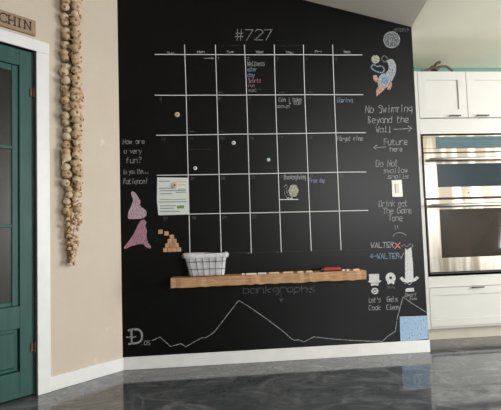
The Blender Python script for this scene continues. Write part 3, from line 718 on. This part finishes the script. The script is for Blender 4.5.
# plaited stems
for s_ in range(3):
    P = []; rr = []
    nn = 90
    for i in range(nn+1):
        z = gb_z0 + .015 + (2.78 - gb_z0)*i/nn; a = i*.75 + s_*2.094
        w_ = .018 if z > gb_zmid else .014 - .006*(gb_zmid - z)/(gb_zmid - gb_z0)
        P.append(LT(tc0(z) + w_*math.cos(a), .03 + .01*math.sin(a), z)); rr.append(.011 if z > gb_zmid else .010)
    MB().tube(P, rr, 7).build('plaited_stem', M_stem, gb, smooth=True)
MB().tube([LT(tc0(3), .03, 2.76), LT(tc0(3), .035, 2.83), LT(tc0(3), 0.0, 2.85)], .004, 6).build('hanging_loop', M_stem, gb)
z = gb_zmid + .02; row = 0
cnt = 0
while z < 2.92:
    for ci, off in enumerate((.046, 0.0, -.036)):
        if z < gb_zmid + .08 and ci == 2: continue
        zz = z + (.018 if ci == 1 else 0) + rg2.uniform(-.013, .013)
        sz = rg2.uniform(.046, .062)
        if z < gb_zmid + .25: sz *= .86
        dist = (.045, .082, .052)[ci]
        P = LT(tc0(zz) + off*(1 if z > gb_zmid + .2 else .8) + rg2.uniform(-.009,.009), dist + rg2.uniform(-.008,.012), zz)
        if ci == 0: ax = LT(.25, -.55 + rg2.uniform(-.2,.2), .35 + rg2.uniform(-.3,.3)) - LT(0,0,0); ax = -(LT(.75 + rg2.uniform(-.9,.3),.45 + rg2.uniform(-.5,.4),-.35+rg2.uniform(-.6,.6)) - LT(0,0,0))
        elif ci == 1: ax = -(LT(rg2.uniform(-.9,.7), .8, -.35 + rg2.uniform(-.7,.8)) - LT(0,0,0))
        else: ax = -(LT(-.6 + rg2.uniform(-.4,.8), .8, -.1 + rg2.uniform(-.8,.8)) - LT(0,0,0))
        q = ax.to_track_quat('Z', 'Y')
        o = bpy.data.objects.new('garlic_bulb', BMS[rg2.randrange(5)]); C.objects.link(o); attach(o, gb)
        o.matrix_basis = Matrix.Translation(P) @ q.to_matrix().to_4x4() @ Matrix.Scale(sz, 4)
        rt = bpy.data.objects.new('root_tuft', RM); C.objects.link(rt); rt.parent = o
        cnt += 1
    z += .0485
    if cnt > 97: break
# dried leaves and husks at the lower end
for i in range(96):
    z = gb_z0 + .02 + (gb_zmid + .06 - gb_z0) * (i/96); f = (z - gb_z0)/(gb_zmid - gb_z0); wdt = .010 + .042*min(f,1)
    t0 = tc0(z) + rg2.uniform(-wdt, wdt); d0 = .045 + rg2.uniform(-.008,.012)
    a = rg2.uniform(-.6,.6); ln = rg2.uniform(.018,.036)
    P = [LT(t0, d0, z), LT(t0 + math.sin(a)*ln*.5, d0 + .012, z - ln*.4), LT(t0 + math.sin(a)*ln, d0 + .004, z - ln)]
    MB().tube(P, [.005, .009 + rg2.uniform(0,.005), .003], 6).build('dry_husk', M_husk if i % 3 else M_garlic2, gb, smooth=True)

# ---------------------------------------------------------------- kitchen tower
def KX(x, y): return W(x, y, CY)[0]
def KZ(x, y): return W(x, y, CY)[1]
TX0, TX1 = 1.80, 2.735
ZT = 2.300
zd0 = KZ(456, 118); ov_t = KZ(421, 136.2); mw_b = KZ(427, 199.3); ov_b = KZ(430, 273.4); dr_t = KZ(440, 287.6); cb_b = KZ(427, 327)
splx = KX(466, 100)
cab = thing('oven_cabinet', ((TX0+TX1)/2, .6, 0), 'tall white kitchen cabinet tower with doors above and drawer below the wall ovens', 'cabinet')
DX0 = 1.847; OX0 = KX(421.6, 150)
b = MB()
b.box(TX0, TX0+.02, CY, .898, .10, ZT); b.box(TX1-.02, TX1, CY, .898, .10, ZT)
b.box(TX0, TX1, CY, .898, ZT-.02, ZT); b.box(TX0, TX1, .88, .898, .10, ZT)
b.box(TX0, TX1, CY, .898, ov_t, ov_t+.02); b.box(TX0, TX1, CY, .898, ov_b-.03, ov_b-.008)
b.box(TX0, TX1, CY, .898, cb_b - .02, cb_b)
b.box(TX0, TX1, CY, CY+.018, ov_t, zd0 - .003)
b.box(TX0, TX1, CY, CY+.018, dr_t + .002, ov_b - .008)
b.box(TX0, DX0 - .003, CY-.018, CY+.02, .10, ZT); b.box(DX0 - .003, OX0, CY, CY+.02, .10, ZT)
b.build('carcass', M_cab, cab, bevel=.0015)
MB().box(TX0+.01, TX1, CY+.055, CY+.07, 0, cb_b-.02).build('toe_kick', M_kick, cab)
def shaker(name, x0, x1, z0, z1, fr, par):
    y = CY
    k = MB(); k.box(x0, x1, y-.018, y-.001, z0, z0+fr); k.box(x0, x1, y-.018, y-.001, z1-fr, z1); k.box(x0, x0+fr, y-.018, y-.001, z0+fr, z1-fr); k.box(x1-fr, x1, y-.018, y-.001, z0+fr, z1-fr)
    k.box(x0+fr, x1-fr, y-.008, y-.001, z0+fr, z1-fr)
    return k.build(name, M_cab, par, bevel=.0012)
def pull(x0, x1, z, par):
    k = MB(); k.tube([(x0, CY-.040, z), (x1, CY-.040, z)], .006, 10)
    k.tube([(x0+.012, CY-.016, z), (x0+.012, CY-.040, z)], .0045, 8); k.tube([(x1-.012, CY-.016, z), (x1-.012, CY-.040, z)], .0045, 8)
    return k.build('handle', M_bronze, par)
d1 = shaker('door', DX0, splx-.002, zd0, ZT-.004, .075, cab); pull(KX(447.5,117), KX(458.5,117), zd0 + .012, d1)
d2 = shaker('door', splx+.002, TX1, zd0, ZT-.004, .075, cab); pull(KX(474.5,117), KX(486.5,117), zd0 + .012, d2)
dw = shaker('drawer', DX0, TX1, cb_b + .002, dr_t, .062, cab); pull(KX(470,287), KX(481.5,287), dr_t - .006, dw)

# ovens
OX0, OX1 = KX(421.6, 150), TX1 - .024
def oven_handle(z, par, x0, x1):
    k = MB(); k.tube([(x0, CY-.075, z), (x0+.004, CY-.075, z), (x1-.004, CY-.075, z), (x1, CY-.075, z)], [.010,.0145,.0145,.010], 14)
    k.tube([(x0+.045, CY-.028, z), (x0+.045, CY-.072, z)], .009, 10); k.tube([(x1-.045, CY-.028, z), (x1-.045, CY-.072, z)], .009, 10)
    return k.build('handle', M_bar, par, smooth=True)
def framed(name, x0, x1, z0, z1, gx0, gx1, gz0, gz1, par, gm, gname='window_glass'):
    y0_, y1_ = CY-.03, CY-.002
    k = MB(); k.box(x0, x1, y0_, y1_, z0, gz0); k.box(x0, x1, y0_, y1_, gz1, z1); k.box(x0, gx0, y0_, y1_, gz0, gz1); k.box(gx1, x1, y0_, y1_, gz0, gz1)
    o = k.build(name, M_steel, par, bevel=.002)
    MB().box(gx0, gx1, y0_+.002, y1_, gz0, gz1).build(gname, gm, o)
    return o
mw = thing('microwave_oven', ((OX0+OX1)/2, CY, mw_b), 'built-in stainless microwave oven with teal-tinted glass, upper of the two ovens', 'microwave oven')
cp_b = KZ(440, 152.8)
MB().box(OX0+.01, OX1-.01, CY-.002, .8, mw_b + .012, ov_t - .006).build('housing', M_black, mw)
pz0_, pz1_ = KZ(445, 149), KZ(445, 137.6)
framed('control_panel', OX0, OX1, cp_b, ov_t-.002, KX(434,143), OX1-.05, pz0_, pz1_, mw, M_panelglass, 'panel_glass')
dd = framed('oven_door', OX0, OX1, mw_b+.008, cp_b-.008, KX(435.5,176), OX1-.09, KZ(445,187.2), KZ(445,164.6), mw, M_tglass)
oven_handle(KZ(440,160.6), dd, KX(425.5,160), OX1-.02)
k = MB(); X, Z = W(468.5, 192.6, CY-.03); k.tube([(X, CY-.029, Z), (X, CY-.0315, Z)], .007, 12); k.build('badge', M_bronze, dd)
k = MB()
for i in range(26):
    X = KX(440,143) + .022*i
    if X < OX1 - .08:
        for j in range(3): k.box(X, X+.009, CY-.0288, CY-.0276, pz0_+.014+.02*j, pz0_+.018+.02*j)
k.build('touch_key', mat('pale_key_print', rgb(112,140,146), .4), mw)
ov = thing('built_in_oven', ((OX0+OX1)/2, CY, ov_b), 'large stainless steel wall oven with dark glass window, lower of the two ovens', 'oven')
MB().box(OX0+.01, OX1-.01, CY-.002, .8, ov_b + .004, mw_b + .006).build('housing', M_black, ov)
dd = framed('oven_door', OX0+.004, OX1, ov_b+.010, mw_b-.008, KX(438.8,230), OX1-.085, KZ(445,257.6), KZ(445,209.6), ov, M_oglass)
oven_handle(KZ(440,206), dd, KX(427,206), OX1-.02)
MB().box(OX0+.004, OX1, CY-.028, CY-.002, ov_b-.006, ov_b+.006).build('vent_strip', M_black, ov)

# driftwood on top of the cabinet
dwf = thing('driftwood', (KX(433,72), CY+.12, ZT), 'twisted brown driftwood branch lying on top of white kitchen cabinet', 'driftwood')
def K3(x, y, dy): X, Z = W(x, y, CY+dy); return (X, CY+dy, max(Z, ZT + .012))
for pts, r in (([(421,71.6,.10),(426,70.4,.11),(431,68.6,.12),(434.4,66.8,.12),(436.6,63.8,.10),(440.6,61.8,.09)],[.010,.013,.016,.015,.013,.008]),
               ([(431,70,.13),(434.6,69.6,.12),(440,66.8,.12),(446,66.4,.13),(450,69,.14),(453,71,.15)],[.014,.015,.012,.010,.009,.005]),
               ([(427,70.8,.14),(432,66.6,.15),(434,69,.12),(438,71,.09)],[.008,.012,.014,.008])):
    MB().tube(sm([K3(*p) for p in pts], 4), [r[min(int(i/4), len(r)-1)] for i in range(len(sm(pts, 4)))], 8).build('branch', M_drift, dwf, smooth=True)

# ---------------------------------------------------------------- light
w = bpy.data.worlds.new('world'); S.world = w; w.use_nodes = True
bg = w.node_tree.nodes['Background']; bg.inputs['Color'].default_value = (0.93, 0.96, 1.0, 1); bg.inputs['Strength'].default_value = 1.0
def area(name, loc, target, sx, sy, power, col):
    ld = bpy.data.lights.new(name, 'AREA'); ld.shape = 'RECTANGLE'; ld.size = sx; ld.size_y = sy; ld.energy = power; ld.color = col
    o = bpy.data.objects.new(name, ld); C.objects.link(o); o.location = loc
    o.rotation_euler = (Vector(target) - Vector(loc)).to_track_quat('-Z', 'Y').to_euler(); return o
area('window_daylight', (3.65, -6.45, 1.75), (2.2, 0, 2.7), 2.4, 1.2, 112, (0.98, 0.99, 1.0))
area('side_fill_light', (5.05, -2.15, 1.4), (-1.0, -2.0, 2.7), 2.2, 1.7, 180, (0.98, 0.99, 1.0))  # added area light that brightens the kitchen ceiling, window itself unseen
def down(x, y, power):
    ld = bpy.data.lights.new('ceiling_downlight', 'AREA'); ld.shape = 'DISK'; ld.size = .16; ld.energy = power; ld.color = (1.0, .93, .80)
    o = bpy.data.objects.new('ceiling_downlight', ld); C.objects.link(o); o.location = (x, y, HC - .006); return o
for q in ((3.0, -.95, 1.2), (3.0, -2.6, 4)): down(*q)

S.view_settings.view_transform = 'Standard'; S.view_settings.look = 'None'; S.view_settings.gamma = 1; S.view_settings.use_curve_mapping = False
S.view_settings.exposure = 0.1
